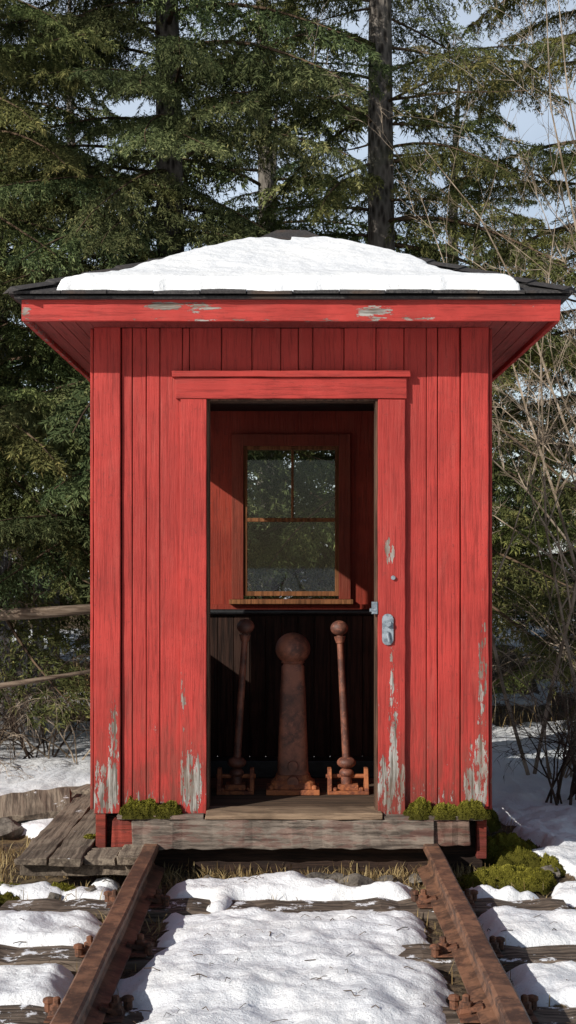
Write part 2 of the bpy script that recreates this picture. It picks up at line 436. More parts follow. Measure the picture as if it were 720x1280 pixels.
tb.plank(wx(226),wx(258.5),YF-.030,YF+.075,wz(1017),wz(500),'z',20,.0014)
tb.plank(wx(472),wx(506),YF-.030,YF+.075,wz(1017),wz(500),'z',20,.0014)
for s in(-1,1):
    xa,xb=(-1.008,-.9925) if s<0 else(.9925,1.008)
    tb.box(xa,xb,YF+.021,YF+.12,ZB,ZT); tb.box(xa,xb,YB-.1,YB+.03,ZB,ZT)
tb.box(-1.012,-.993,WY0-.08,WY0,WZ0-.08,WZ1+.08); tb.box(-1.012,-.993,WY1,WY1+.08,WZ0-.08,WZ1+.08)
tb.box(-1.012,-.993,WY0,WY1,WZ0-.08,WZ0); tb.box(-1.012,-.993,WY0,WY1,WZ1,WZ1+.08)
tb.obj('corner_and_door_trim',M_trim,hut,bevel=.004)
hb=MB()
hb.plank(wx(220),wx(508),YF-.034,YF+.076,wz(499),wz(473),'x',14,.0014)
hb.plank(wx(216),wx(512),YF-.050,YF+.02,wz(472.5),wz(465),'x',14,.0014)
hb.obj('door_header',M_hdr,hut,bevel=.003)
db=MB()
db.box(wx(258.7),wx(261.5),YF-.012,YF+.10,ZB+.002,wz(501.5)); db.box(wx(469),wx(471.8),YF-.012,YF+.10,ZB+.002,wz(501.5)); db.box(wx(258.7),wx(471.8),YF-.012,YF+.10,wz(501.3),wz(499.3))
db.obj('door_rebate',wood('door_rebate_wood',(.05,.03,.02),(.16,.09,.06),'z'),hut)
cy=7.775; R=1.285
fa=MB(); z0f,z1f=2.679,2.792
fa.plank(-R,R,cy-R+.0,cy-R+.024,z0f,z1f,'x',30,.002); fa.plank(-R,R,cy+R-.024,cy+R,z0f,z1f,'x',20,.0015)
fa.plank(-R,-R+.024,cy-R+.026,cy+R-.026,z0f,z1f,'y',20,.0015); fa.plank(R-.024,R,cy-R+.026,cy+R-.026,z0f,z1f,'y',20,.0015)
fa.obj('fascia',M_fascia,hut,bevel=.003)
sf=MB()
for i in range(4):
    a=.985+i*(1.26-.985)/4; b_=.985+(i+1)*(1.26-.985)/4-.004
    for s in(-1,1):
        sf.box(min(s*a,s*b_),max(s*a,s*b_),cy-1.258,cy+1.258,2.7005,2.715)
for i in range(4):
    a=cy-1.26+i*.0705; sf.box(-.983,.983,a,a+.0665,2.7005,2.715); a=cy+.978+i*.0705; sf.box(-.983,.983,a,a+.0665,2.7005,2.715)
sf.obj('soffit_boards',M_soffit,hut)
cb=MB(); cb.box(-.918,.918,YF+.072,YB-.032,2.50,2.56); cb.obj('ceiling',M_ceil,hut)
RE=1.330; ZE=2.797; ZA=3.385
rb=MB(); rb.add([(-RE+.01,cy-RE+.01,ZE-.004),(RE-.01,cy-RE+.01,ZE-.004),(RE-.01,cy+RE-.01,ZE-.004),(-RE+.01,cy+RE-.01,ZE-.004),(0,cy,ZA)],[(3,2,1,0),(0,1,4),(1,2,4),(2,3,4),(3,0,4)])
rb.box(-RE+.015,RE-.015,cy-RE+.015,cy+RE-.015,ZE-.016,ZE-.0045)
rb.obj('roof_deck',M_shingle,hut)
sh=MB(); rows=11
def rot(k,u,v):
    return {0:(u,cy-v),1:(v,cy+u),2:(-u,cy+v),3:(-v,cy-u)}[k]
for k in range(4):
    for i in range(rows):
        t0=i/rows-.006; t1=min((i+1)/rows+.02,1.)
        off=(i%2)*.11; u=-RE-.2+off
        while u<RE:
            u2=u+.215
            l0=RE*(1-t0); l1=RE*(1-t1)
            a0,b0=max(u,-l0),min(u2,l0); a1,b1=max(u,-l1),min(u2,l1)
            if b0-a0>.01:
                if b1<a1: a1=b1=max(min((u+u2)/2,l1),-l1)
                jz=random.uniform(0,.006); jt=random.uniform(-.008,.008)
                q=[(a0,l0-jt,ZE+(ZA-ZE)*t0+.017+jz),(b0,l0-jt,ZE+(ZA-ZE)*t0+.017+jz),(b1,l1,ZE+(ZA-ZE)*t1+.006),(a1,l1,ZE+(ZA-ZE)*t1+.006)]
                top=[(*rot(k,p[0],p[1]),p[2]) for p in q]; bot=[(p[0],p[1],p[2]-.013) for p in top]
                sh.add(top+bot,[(0,1,2,3),(7,6,5,4),(0,4,5,1),(1,5,6,2),(2,6,7,3),(3,7,4,0)])
            u=u2+.005
sh.obj('roof_shingles',M_shingle,hut)
hc=MB()
for sx,sy in((-1,-1),(1,-1),(1,1),(-1,1)):
    for i in range(9):
        t0=i/9;t1=(i+1.15)/9; t1=min(t1,1)
        d=Vector((sx,sy,0)).normalized(); n=Vector((-d.y,d.x,0))
        c0=Vector((sx*RE*(1-t0),cy+sy*RE*(1-t0),ZE+(ZA-ZE)*t0)); c1=Vector((sx*RE*(1-t1),cy+sy*RE*(1-t1),ZE+(ZA-ZE)*t1))
        z=Vector((0,0,1))
        vs=[c0-n*.07+z*.012,c0+z*.038,c0+n*.07+z*.012,c1-n*.07+z*.004,c1+z*.026,c1+n*.07+z*.004]
        hc.add(vs,[(0,1,4,3),(1,2,5,4),(0,2,1),(3,4,5)])
hc.add([(-.20,cy-.20,ZA-.055),(.20,cy-.20,ZA-.055),(.20,cy+.20,ZA-.055),(-.20,cy+.20,ZA-.055),(-.08,cy,ZA+.045),(.08,cy,ZA+.045)],[(0,1,5,4),(1,2,5),(2,3,4,5),(3,0,4),(3,2,1,0)])
hc.obj('roof_hip_caps',M_shingle,hut)
# roof snow: one thin melted sheet with a rounded edge
us=np.arange(-1.35,1.35,.008); ts=np.arange(-.01,1.0,.0055)
U,T=np.meshgrid(us,ts)
nz1=(fbm(U*3,T*4,1,4)-.5); nz2=(fbm(U*9,T*11,2,3)-.5)
lb=-(1.13-1.02*np.clip(T,0,1)-.03*np.sin(T*9)); rbn=np.interp(T,[-.1,.0,.05,.12,.25,.6,.75,.9,1],[1.10,1.08,1.04,.95,.80,.58,.38,.20,.1])
slope_l=1.45
db_=np.minimum(np.minimum(U-lb,rbn-U),np.minimum((T-.020)*slope_l,(.86+.02*np.sign(U)-T)*slope_l))
db_=db_+nz1*.085+nz2*.045
pr=np.sqrt(np.clip(1-(1-np.clip(db_/.04,0,1))**2,0,1))
th=-.022*(1-pr)+pr*(.018+.020*nz1+.010*nz2+.030*sst(T,.30,.0))
l=RE*(1-T); zroof=np.minimum(ZE+(ZA-ZE)*T, ZE+(ZA-ZE)*(1-np.abs(U)/RE))
Z=zroof+.030+th
V=np.stack([U,cy-l,Z],-1).reshape(-1,3)
nxx,nyy=len(us),len(ts); idx=np.arange(nxx*nyy).reshape(nyy,nxx)
ok=(db_>-.012)
q=ok[:-1,:-1]&ok[:-1,1:]&ok[1:,1:]&ok[1:,:-1]
F=np.stack([idx[:-1,:-1],idx[:-1,1:],idx[1:,1:],idx[1:,:-1]],-1)[q]
me=np_mesh('roof_snow',V,F); o=mkobj('roof_snow',me,M_snow,hut,smooth=True)
fl=MB()
yy=YF+.10
for i in range(12):
    fl.box(-.915,.915,yy,yy+.148,ZB-.03,ZB); yy+=.151
    if yy>8.55: break
fl.obj('floor_boards',wood('inner_floor_wood',(.05,.035,.025),(.14,.09,.06),'x'),hut,bevel=.003)
tl=MB(); tl.plank(wx(258),wx(476),YF-.095,YF+.097,ZB-.03,ZB+.004,'x',12,.003); tl.obj('threshold_board',M_floor,hut,bevel=.004)
be=MB(); be.plank((165-364)/254,(541-364)/254,YF-.09,YF+.03,.112,.256,'x',30,.006)
be.obj('base_beam',M_beam,hut,bevel=.006)
be=MB(); be.plank((541.5-364)/254,(590-364)/254,YF-.075,YF+.03,.125,.25,'x',6,.005); be.obj('base_beam_end',wood('beam_end_wood',(.09,.06,.045),(.22,.15,.12),'x',red=.3),hut,bevel=.006)
be=MB(); be.plank((138-364)/254,(164-364)/254,YF-.075,YF+.03,.118,.25,'x',6,.003)
be.box(-.975,-.925,YF-.02,YF+.03,.05,.285); be.box(.925,.975,YF-.02,YF+.03,.05,.285); be.obj('red_base_blocks',M_beamred,hut,bevel=.004)
lg=MB(); lg.plank(-.86,-.43,YF-.085,YF-.003,.257,.279,'x',6,.002); lg.plank(.46,.95,YF-.085,YF-.003,.251,.275,'x',6,.002); lg.obj('base_ledge',M_beam,hut,bevel=.003)
sk=MB(); sk.box(-.96,.96,YF+.032,YF+.08,-.1,ZB-.032); sk.box(-.96,-.9,YF+.08,YB-.05,-.1,ZB-.032); sk.box(.9,.96,YF+.08,YB-.05,-.1,ZB-.032); sk.box(-.9,.9,YB-.1,YB-.05,-.1,ZB-.032)
sk.obj('foundation_skirt',M_skirt,hut)
wf=MB(); yi=YB-.03
def fr(x0,x1,z0,z1,y0,y1): wf.box(x0,x1,y0,y1,z0,z1)
tw=.075
fr(bx0-tw,bx0,bz0-.02,bz1+tw,yi-.035,yi-.001); fr(bx1,bx1+tw,bz0-.02,bz1+tw,yi-.035,yi-.001); fr(bx0,bx1,bz1,bz1+tw,yi-.035,yi-.001)
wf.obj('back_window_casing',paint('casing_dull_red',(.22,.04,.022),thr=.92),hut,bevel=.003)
wf=MB()
s_=.024
fr(bx0,bx0+s_,bz0,bz1,yi-.02,yi+.03);fr(bx1-s_,bx1,bz0,bz1,yi-.02,yi+.03)
fr(bx0+s_,bx1-s_,bz1-s_,bz1,yi-.02,yi+.03);fr(bx0+s_,bx1-s_,bz0,bz0+.03,yi-.02,yi+.03)
fr(bx0+s_,bx1-s_,1.79,1.815,yi-.022,yi+.03); fr(-.0,.016,1.815,bz1-s_,yi-.012,yi+.02)
wf.box(bx0-.09,bx1+.09,yi-.075,yi-.001,bz0-.05,bz0-.021)
wf.obj('back_window_sash',M_winframe,hut,bevel=.003)
g=MB(); g.box(bx0+.01,bx1-.01,yi+.004,yi+.008,bz0+.01,bz1-.01); g.box(-.956,-.952,WY0,WY1,WZ0,WZ1); g.obj('window_glass',M_glass,hut)
wf=MB()
for(a,b_,c,d) in((WY0,WY0+.03,WZ0,WZ1),(WY1-.03,WY1,WZ0,WZ1),(WY0+.03,WY1-.03,WZ0,WZ0+.03),(WY0+.03,WY1-.03,WZ1-.03,WZ1)): wf.box(-.97,-.935,a,b_,c,d)
wf.obj('side_window_sash',M_winframe,hut)
cab=MB(); xx=-.91
while xx<.9:
    x2=min(xx+.095,.915); cab.box(xx+.0015,x2-.0015,8.02,8.04,ZB+.001,1.215); xx=x2
cab.box(-.915,.915,8.04,YB-.032,1.17,1.222)
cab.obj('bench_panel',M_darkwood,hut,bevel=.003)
b=MB(); b.tube([(-.91,8.0,1.238),(.91,8.0,1.238)],.017,10); b.obj('bench_rail',M_black,hut,smooth='auto')
b=MB(); b.box(-.915,.915,YB-.06,YB-.0305,1.223,1.262); b.obj('back_wall_ledge',M_inner,hut)
b=MB(); b.box(-.7,.7,7.82,8.0,ZB+.001,ZB+.10); b.obj('bench_plinth',M_black,hut,bevel=.006)
dh=MB()
hx=(485-364)/252; hz=1.52-(787-705)/252
def rr(bm,cx,cz,w,h,y0,y1,r):
    pts=[]
    for qx,qz,a0 in((1,1,0),(-1,1,90),(-1,-1,180),(1,-1,270)):
        for a in(0,30,60,90):
            an=math.radians(a0+a); pts.append((cx+qx*(w-r)+r*math.cos(an),cz+qz*(h-r)+r*math.sin(an)))
    n=len(pts); bm.add([(p[0],y0,p[1]) for p in pts]+[(p[0],y1,p[1]) for p in pts],[tuple(range(n)),tuple(range(2*n-1,n-1,-1))]+[(j,j+n,(j+1)%n+n,(j+1)%n) for j in range(n)])
rr(dh,hx,hz,.028,.078,YF-.040,YF-.031,.026)
dh.tube([(hx,YF-.04,hz+.03),(hx,YF-.058,hz+.03)],.016,12)
dh.tube([(hx,YF-.041,hz-.035),(hx,YF-.047,hz-.035)],.013,10)
dh.tube([(hx-.004,YF-.05,hz-.01),(hx+.006,YF-.052,hz-.06)],[.008,.006],6)
cxx=(468-364)/252; czz=1.52-(760-705)/252
dh.box(cxx-.012,cxx+.016,YF-.036,YF-.014,czz-.03,czz+.03); dh.tube([(cxx-.022,YF-.03,czz-.012),(cxx+.01,YF-.03,czz-.012)],.009,8)
dh.tube([(.507,YF-.031,1.452),(.507,YF-.044,1.452)],.011,10)
dh.obj('door_latch_plate',M_steel,hut,smooth='auto')

# ------------------------------------------------------------ levers
def lever(name,xt,zt,xb,y,x0,x1):
    e=empty(name,(0,0,0))
    b=MB(); top=Vector((xt,y,zt)); bot=Vector((xb,y,.45))
    b.tube([bot,bot.lerp(top,.5),top],[.0215,.019,.016],12)
    b.obj('rod',M_iron,e,smooth='auto')
    b=MB(); b.ball(tuple(top),.048,20,12,.85); d=(bot-top).normalized(); p=top+d*.045
    b.tube([p,p+d*.035],[.032,.022],14); b.obj('handle_knob',M_iron,e,smooth='auto')
    b=MB(); b.ball((xb,y,.448),.052,20,10,.62); b.ball((xb,y,.392),.040,18,10,.7); b.lathe(xb,y,[(.03,.30),(.03,.40)],14)
    b.obj('pivot_knuckle',M_iron,e,smooth='auto')
    b=MB(); z=ZB+.001; c=(x0+x1)/2; w=(x1-x0)/2
    b.box(c-w,c+w,y-.10,y+.10,z,z+.018)
    for s in(-1,1):
        a=c+s*(w-.012)
        pts=[(-.095,z+.018),(.095,z+.018),(.085,z+.05),(.03,z+.13),(-.03,z+.13),(-.085,z+.05)]
        n=6; x_=a-.011; X2=a+.011
        b.add([(x_,y+p[0],p[1]) for p in pts]+[(X2,y+p[0],p[1]) for p in pts],[tuple(range(n))[::-1],tuple(range(n,2*n))]+[(j,(j+1)%n,(j+1)%n+n,j+n) for j in range(n)])
    b.box(c-.055,c+.055,y-.06,y+.06,z+.018,z+.045)
    b.tube([(c-w-.008,y,z+.085),(c+w+.008,y,z+.085)],.012,10)
    for s in(-1,1): b.lathe(c+s*.07,y-.075,[(.014,z+.018),(.014,z+.032),(.005,z+.036)],6)
    b.obj('base_bracket',M_ironB,e,bevel=.003)
    return e
lever('switch_lever',(307-364)/231,1.52-78/231,(296-364)/231,7.35,(272-364)/231,(318-364)/231)
lever('switch_lever',(424-364)/231,1.52-80/231,(433-364)/231,7.35,(409-364)/231,(460-364)/231)
e=empty('iron_signal_post'); px_=.009; py_=7.35; z=ZB+.001
b=MB()
def sqp(bm,levels,sd=.35):
    vs=[];n=16
    for (hw,hd,zz) in levels:
        for j in range(n):
            an=2*math.pi*(j+.5)/n; c,s=math.cos(an),math.sin(an); p=.45
            vs.append((px_+hw*math.copysign(abs(c)**p,c),py_+hd*math.copysign(abs(s)**p,s),zz))
    fs=[]
    for i in range(len(levels)-1):
        for j in range(n): k=(j+1)%n; fs.append((i*n+j,i*n+k,(i+1)*n+k,(i+1)*n+j))
    fs.append(tuple(range(n))[::-1]); fs.append(tuple((len(levels)-1)*n+j for j in range(n))); bm.add(vs,fs)
sqp(b,[(.086,.072,z+.09),(.081,.07,z+.2),(.068,.062,.85),(.062,.058,.93),(.062,.058,.965),(.052,.05,.98),(.052,.05,1.0)])
b.obj('column',M_iron,e,smooth='auto')
b=MB(); b.ball((px_,py_,1.062),.094,28,18,.93); b.lathe(px_,py_,[(.056,.982),(.064,.988),(.060,.996)],20); b.obj('ball_finial',M_iron,e,smooth='auto')
b=MB(); b.box(px_-.143,px_+.143,py_-.12,py_+.12,z,z+.028); sqp(b,[(.125,.105,z+.028),(.118,.1,z+.06),(.098,.085,z+.075),(.09,.08,z+.10)])
for sx in(-1,1):
    b.lathe(px_+sx*.115,py_-.095,[(.016,z+.028),(.016,z+.044),(.006,z+.05)],6)
b.obj('base_flange',M_ironB,e,bevel=.004)
b=MB(); b.tube([(px_,py_-.06,.44),(px_,py_-.088,.44)],[.03,.026],12); b.tube([(px_,py_-.06,.355),(px_,py_-.10,.355)],[.04,.03],12); b.obj('column_bolts',M_iron,e,smooth='auto')

# ------------------------------------------------------------ wooden platform, slabs, rocks
pf=MB(); xe=[-1.31,-1.15,-.99,-.83,-.68]
for a,b_ in zip(xe[:-1],xe[1:]):
    y1=8.4 if b_<-.97 else 6.72
    pf.plank(a+.004,b_-.004,6.44+random.uniform(-.05,.03),y1+random.uniform(-.05,.05),.09,.128+random.uniform(-.006,.006),'y',18,.006)
pf.plank(-1.29,-.70,6.50,6.58,.03,.085,'x',8,.005); pf.plank(-1.29,-1.0,7.9,8.0,-.02,.085,'x',6,.005)
pf.obj('wooden_platform',M_deck,bevel=.004)
sl_=MB(); sl_.plank(-.28,.26,-.16,.16,.0,.045,'x',8,.010); o=sl_.obj('weathered_board',M_deck,bevel=.006); o.location=(-1.56,8.0,.075); o.rotation_euler=(math.radians(14),math.radians(-5),.18)
sl_=MB(); sl_.plank(-.22,.20,-.07,.07,.0,.05,'x',8,.008); o=sl_.obj('weathered_board',M_deck,bevel=.006); o.location=(-1.36,8.35,.09); o.rotation_euler=(math.radians(4),math.radians(-9),-.35)
import bmesh
from mathutils import noise as mn
def rock(name,c,s,seed,rotz=0):
    bm=bmesh.new(); bmesh.ops.create_icosphere(bm,subdivisions=4,radius=1)
    r=random.Random(seed); pl=[(Vector((r.uniform(-1,1),r.uniform(-1,1),r.uniform(-.4,1))).normalized(),r.uniform(.5,.8)) for _ in range(11)]
    for v in bm.verts:
        for n_,d in pl:
            q=v.co.dot(n_)-d
            if q>0: v.co-=n_*q
        v.co*=1+.08*mn.noise(v.co*2.5+Vector((seed,0,0)))+.05*mn.noise(v.co*9)
        v.co=Vector((v.co.x*s[0],v.co.y*s[1],v.co.z*s[2]))
    me=bpy.data.meshes.new(name); bm.to_mesh(me); bm.free()
    o=mkobj(name,me,M_rock,smooth='auto'); o.location=c; o.rotation_euler=(0,0,rotz); return o
rock('rock',(-1.62,7.78,.0),(.16,.14,.07),3,.3)
rock('rock',(-1.24,8.3,.03),(.10,.12,.08),5)
for i,(x,y,s) in enumerate([(-.95,6.33,.09),(.10,6.52,.13),(.32,6.50,.16),(.47,6.60,.09),(-.1,6.62,.08),(1.16,6.55,.07),(-.4,6.6,.06),(.62,6.62,.07),(-1.1,6.28,.06),(1.25,7.3,.1),(.2,6.6,.1),(-.25,6.55,.07),(1.3,6.8,.08),(.95,6.45,.05)]):
    rock('rock',(x,y,-.015),(s,s*.7,s*.42),20+i,i*.7)

# ------------------------------------------------------------ blades (grass), moss
def blades(name,P,L,Wd,mat,spread=.6,tint=None,rng=RNG,parent=None,two=True):
    n=len(P); az=rng.rand(n)*2*np.pi; ti=np.abs(rng.randn(n))*spread
    D=np.stack([np.cos(az)*np.sin(ti),np.sin(az)*np.sin(ti),np.cos(ti)],-1)
    D[:,2]=np.maximum(D[:,2],.05)
    S=np.stack([-np.sin(az),np.cos(az),np.zeros(n)],-1)*(Wd/2)[:,None]
    sw=rng.rand(n)<.5; S[sw]=np.stack([np.cos(az),np.sin(az),np.zeros(n)],-1)[sw]*(Wd/2)[sw,None]
    m=P+D*(L*.55)[:,None]; tip=P+D*L[:,None]; tip[:,2]-=L*.22
    V=np.concatenate([P-S,P+S,m+S*.7,m-S*.7,tip],0); i=np.arange(n)
    F=np.concatenate([np.stack([i,i+n,i+2*n],-1),np.stack([i,i+2*n,i+3*n],-1),np.stack([i+3*n,i+2*n,i+4*n],-1)],0)
    if tint is None: tint=rng.rand(n)
    me=np_mesh(name,V,F,np.tile(tint,5)); return mkobj(name,me,mat,parent)
def scatter(x0,x1,y0,y1,n,thr=.45,sc=2.5,seed=0):
    x=RNG.uniform(x0,x1,n); y=RNG.uniform(y0,y1,n); k=fbm(x*sc,y*sc,seed,3)>thr; x=x[k];y=y[k]
    return np.stack([x,y,H(x,y)-.005],-1)
P=np.concatenate([scatter(-2.3,-1.0,6.2,7.7,5200,.40),scatter(-1.0,1.0,6.40,6.85,4200,.38),scatter(.9,1.5,6.4,8.3,900,.5)])
P=P[~((P[:,0]>-1.33)&(P[:,0]<-.66)&(P[:,1]>6.42)&(P[:,1]<6.75))]
bare=(snowtop(P[:,0],P[:,1])-soil(P[:,0],P[:,1]))<.012; P=P[bare]
P2=scatter(-1.2,1.2,4.0,6.5,5000,.3)
b2=(snowtop(P2[:,0],P2[:,1])-soil(P2[:,0],P2[:,1]))<.010
tg=np.zeros(len(P2),bool)
for t in TIES: tg|=np.abs(P2[:,1]-t)<.125
tg|=np.abs(np.abs(P2[:,0])-.69)<.07
P2=P2[b2&~tg][:400]
P=np.concatenate([P,P2])
blades('dry_grass',P,RNG.uniform(.03,.12,len(P)),RNG.uniform(.003,.006,len(P)),M_grass,1.2)
P=np.concatenate([scatter(-7,-1.0,11.2,17,9000,.50,1.2),scatter(1,7,12,17,4000,.54,1.2)])
blades('dry_meadow_grass',P,RNG.uniform(.12,.45,len(P)),RNG.uniform(.006,.012,len(P)),M_grass,.6)
def moss(name,cx,cy_,cz,rx,ry,rz,n,seed,lumps=32):
    r=np.random.RandomState(seed)
    e=empty(name)
    a=np.linspace(-1,1,50); X,Y=np.meshgrid(a,a)
    def hh(X,Y):
        q=np.clip(1-(X**2+Y**2)*(1+.8*(fbm(X*2.5+seed,Y*2.5,1,3)-.5)),0,1)
        return np.sqrt(q)*(.55+1.1*(fbm(X*rx*lumps+seed,Y*ry*lumps+9,2,3)-.3))
    Zm=hh(X,Y); V=np.stack([cx+X*rx,cy_+Y*ry,cz-.012+Zm*rz],-1).reshape(-1,3)
    idx=np.arange(2500).reshape(50,50); F=np.stack([idx[:-1,:-1],idx[:-1,1:],idx[1:,1:],idx[1:,:-1]],-1).reshape(-1,4)
    k=(Zm>.02).ravel(); F=F[k[F].any(1)]
    me=np_mesh('mound',V,F,np.clip(Zm.ravel()*.6,0,1)*.6); mkobj('mound',me,M_moss,e,smooth=True)
    x=r.uniform(-1,1,n);y=r.uniform(-1,1,n);h=hh(x,y);kk=h>.05;x=x[kk];y=y[kk];h=h[kk]
    P=np.stack([cx+x*rx,cy_+y*ry,cz-.014+h*rz],-1)
    t=np.clip(.05+.85*(h-.2)+.45*(r.rand(len(h))-.4)+.5*(fbm(x*rx*60,y*ry*60,4,2)-.5),0,1)
    blades('fronds',P,r.uniform(.005,.014,len(P)),r.uniform(.003,.006,len(P)),M_moss,.9,t,r,e)
ml=YF-.050
moss('moss_clump',-.75,ml,.275,.105,.055,.105,9000,1,42); moss('moss_clump',-.625,ml+.005,.275,.085,.05,.085,7000,2,42)
moss('moss_clump',.63,ml,.270,.075,.05,.10,7000,3,42); moss('moss_clump',.75,ml,.270,.11,.045,.07,7000,4,42); moss('moss_clump',.89,ml,.270,.10,.05,.085,7000,5,42)
moss('moss_clump',1.12,7.1,.0,.17,.32,.11,14000,6,20); moss('moss_clump',1.06,6.62,-.02,.23,.24,.07,16000,7,22); moss('moss_clump',1.07,7.75,.04,.12,.2,.14,9000,8,22)
moss('moss_clump',-1.36,6.32,-.02,.16,.14,.06,8000,9); moss('moss_clump',-1.08,6.36,-.02,.10,.06,.06,5000,10); moss('moss_clump',.90,6.52,-.02,.12,.14,.06,7000,11)
moss('moss_clump',1.3,6.9,-.02,.12,.16,.07,6000,12); moss('moss_clump',-1.02,6.93,.12,.05,.07,.035,2500,13)
tl=MB()
for i in range(220):
    x=random.uniform(-1.6,1.6); y=random.uniform(3.8,6.6); a=random.uniform(0,6.28); L=random.uniform(.015,.07)
    z=float(H(np.array([x]),np.array([y]))[0])+.003
    p=[Vector((x,y,z)),Vector((x+math.cos(a)*L*.5,y+math.sin(a)*L*.5,z+random.uniform(.002,.012))),Vector((x+math.cos(a+.3)*L,y+math.sin(a+.3)*L,z+.002))]
    tl.tube(p,random.uniform(.0008,.002),4)
tl.obj('twig_litter',M_twig)

# ------------------------------------------------------------ conifers
def norm(a): return a/np.maximum(np.linalg.norm(a,axis=-1,keepdims=True),1e-9)
def make_bough(seed,L=2.1,droop=.28,hang=.5,dens=1.,step=.0155,nscale=1.15,ter=2):
    r=np.random.RandomState(seed); segs=[];tw=[];wood_=MB()
    def axis(s):
        return np.array([L*s*(1-.08*s), .10*L*math.sin(s*3+seed)*s*.5, -droop*L*s*s+.10*L*max(0,s-.7)])
    pts=[axis(s) for s in np.linspace(0,1,9)]
    wood_.tube(pts,list(np.linspace(.018,.003,9)),4)
    n=int(L/.066*dens)
    for i in range(n):
        s=.10+.9*(i+r.rand())/n; p=axis(s); t=norm(axis(min(s+.02,1.01))-axis(s-.02))
        for side in(-1,1):
            if r.rand()<.12: continue
            ln=(.62*max(0,1-s)**.75+.13)*r.uniform(.65,1.15)*L/2.1
            if s<.3: ln*=.35+s*2
            ang=math.radians(r.uniform(42,68)); d=t*math.cos(ang)+np.array([-t[1],t[0],0])*side*math.sin(ang)
            d=norm(d+np.array([0,0,r.uniform(-.38,.08)]))
            ns=4; q=p.copy(); dd=d.copy(); tb_=r.rand(); prev=[q.copy()]
            for k in range(ns):
                st=ln/ns; q2=q+dd*st
                segs.append((q.copy(),q2.copy())); tw.append(tb_*.5+.3*k/ns)
                for sd in(-1,1):
                      for _ in range(ter):
                        if r.rand()<.2: continue
                        tl_=ln*.38*(1-k/ns*.7)*r.uniform(.6,1.25)
                        a2=math.radians(r.uniform(30,60)); hd=norm(np.array([-dd[1],dd[0],0])+1e-6)
                        d3=norm(dd*math.cos(a2)+hd*sd*math.sin(a2)+np.array([0,0,-hang*r.uniform(.2,1.2)]))
                        q0=q+dd*st*r.rand(); q3=q0+d3*tl_*.5; d4=norm(d3+np.array([0,0,-hang*.7])); q4=q3+d4*tl_*.5
                        segs.append((q0,q3)); tw.append(tb_*.5+.25); segs.append((q3,q4)); tw.append(tb_*.5+.42)
                q=q2; prev.append(q.copy()); dd=norm(dd+np.array([0,0,-hang*.25]))
    S=np.array([a for a,b in segs]); E=np.array([b for a,b in segs]); tw=np.array(tw)
    ln=np.linalg.norm(E-S,axis=1); cnt=np.maximum(2,(ln/step).astype(int)); rep=np.repeat(np.arange(len(S)),cnt)
    f=r.rand(len(rep)); P=S[rep]+(E-S)[rep]*f[:,None]; D=norm((E-S)[rep])
    pr=norm(np.cross(D,r.randn(len(rep),3))); nd=norm(D*.8+pr*.7)
    nl=r.uniform(.024,.040,len(rep))*nscale; wv=norm(np.cross(nd,r.randn(len(rep),3)))*(r.uniform(.0032,.0056,len(rep))*nscale)[:,None]
    V=np.stack([P-wv,P+wv,P+nd*nl[:,None]],1).reshape(-1,3); F=np.arange(len(V)).reshape(-1,3)
    tint=np.clip(tw[rep]+r.uniform(-.15,.25,len(rep)),0,1); tint=np.repeat(tint,3)
    wv_=np.array(wood_.v); wfc=[]
    for fc in wood_.f:
        for j in range(1,len(fc)-1): wfc.append((fc[0],fc[j],fc[j+1]))
    wfc=np.array(wfc)+len(V)
    mi=np.concatenate([np.zeros(len(F)),np.ones(len(wfc))])
    me=np_mesh('bough_mesh',np.concatenate([V,wv_]),np.concatenate([F,wfc]),np.concatenate([tint,np.zeros(len(wv_))]),mi=mi)
    me.materials.append(M_needle); me.materials.append(M_twig)
    return me
BO=[make_bough(1,hang=.8),make_bough(2,hang=1.3,droop=.34),make_bough(3,hang=.6,droop=.22),make_bough(4,L=1.5,hang=1.),make_bough(5,L=1.6,hang=1.4,droop=.4)]
BF=[make_bough(11,dens=.6,step=.040,nscale=2.6,ter=1,hang=.7),make_bough(12,dens=.6,step=.040,nscale=2.6,ter=1,hang=1.,droop=.36),make_bough(13,L=1.5,dens=.6,step=.040,nscale=2.6,ter=1,hang=.8)]
print('bough tris',[len(m.polygons) for m in BO+BF])
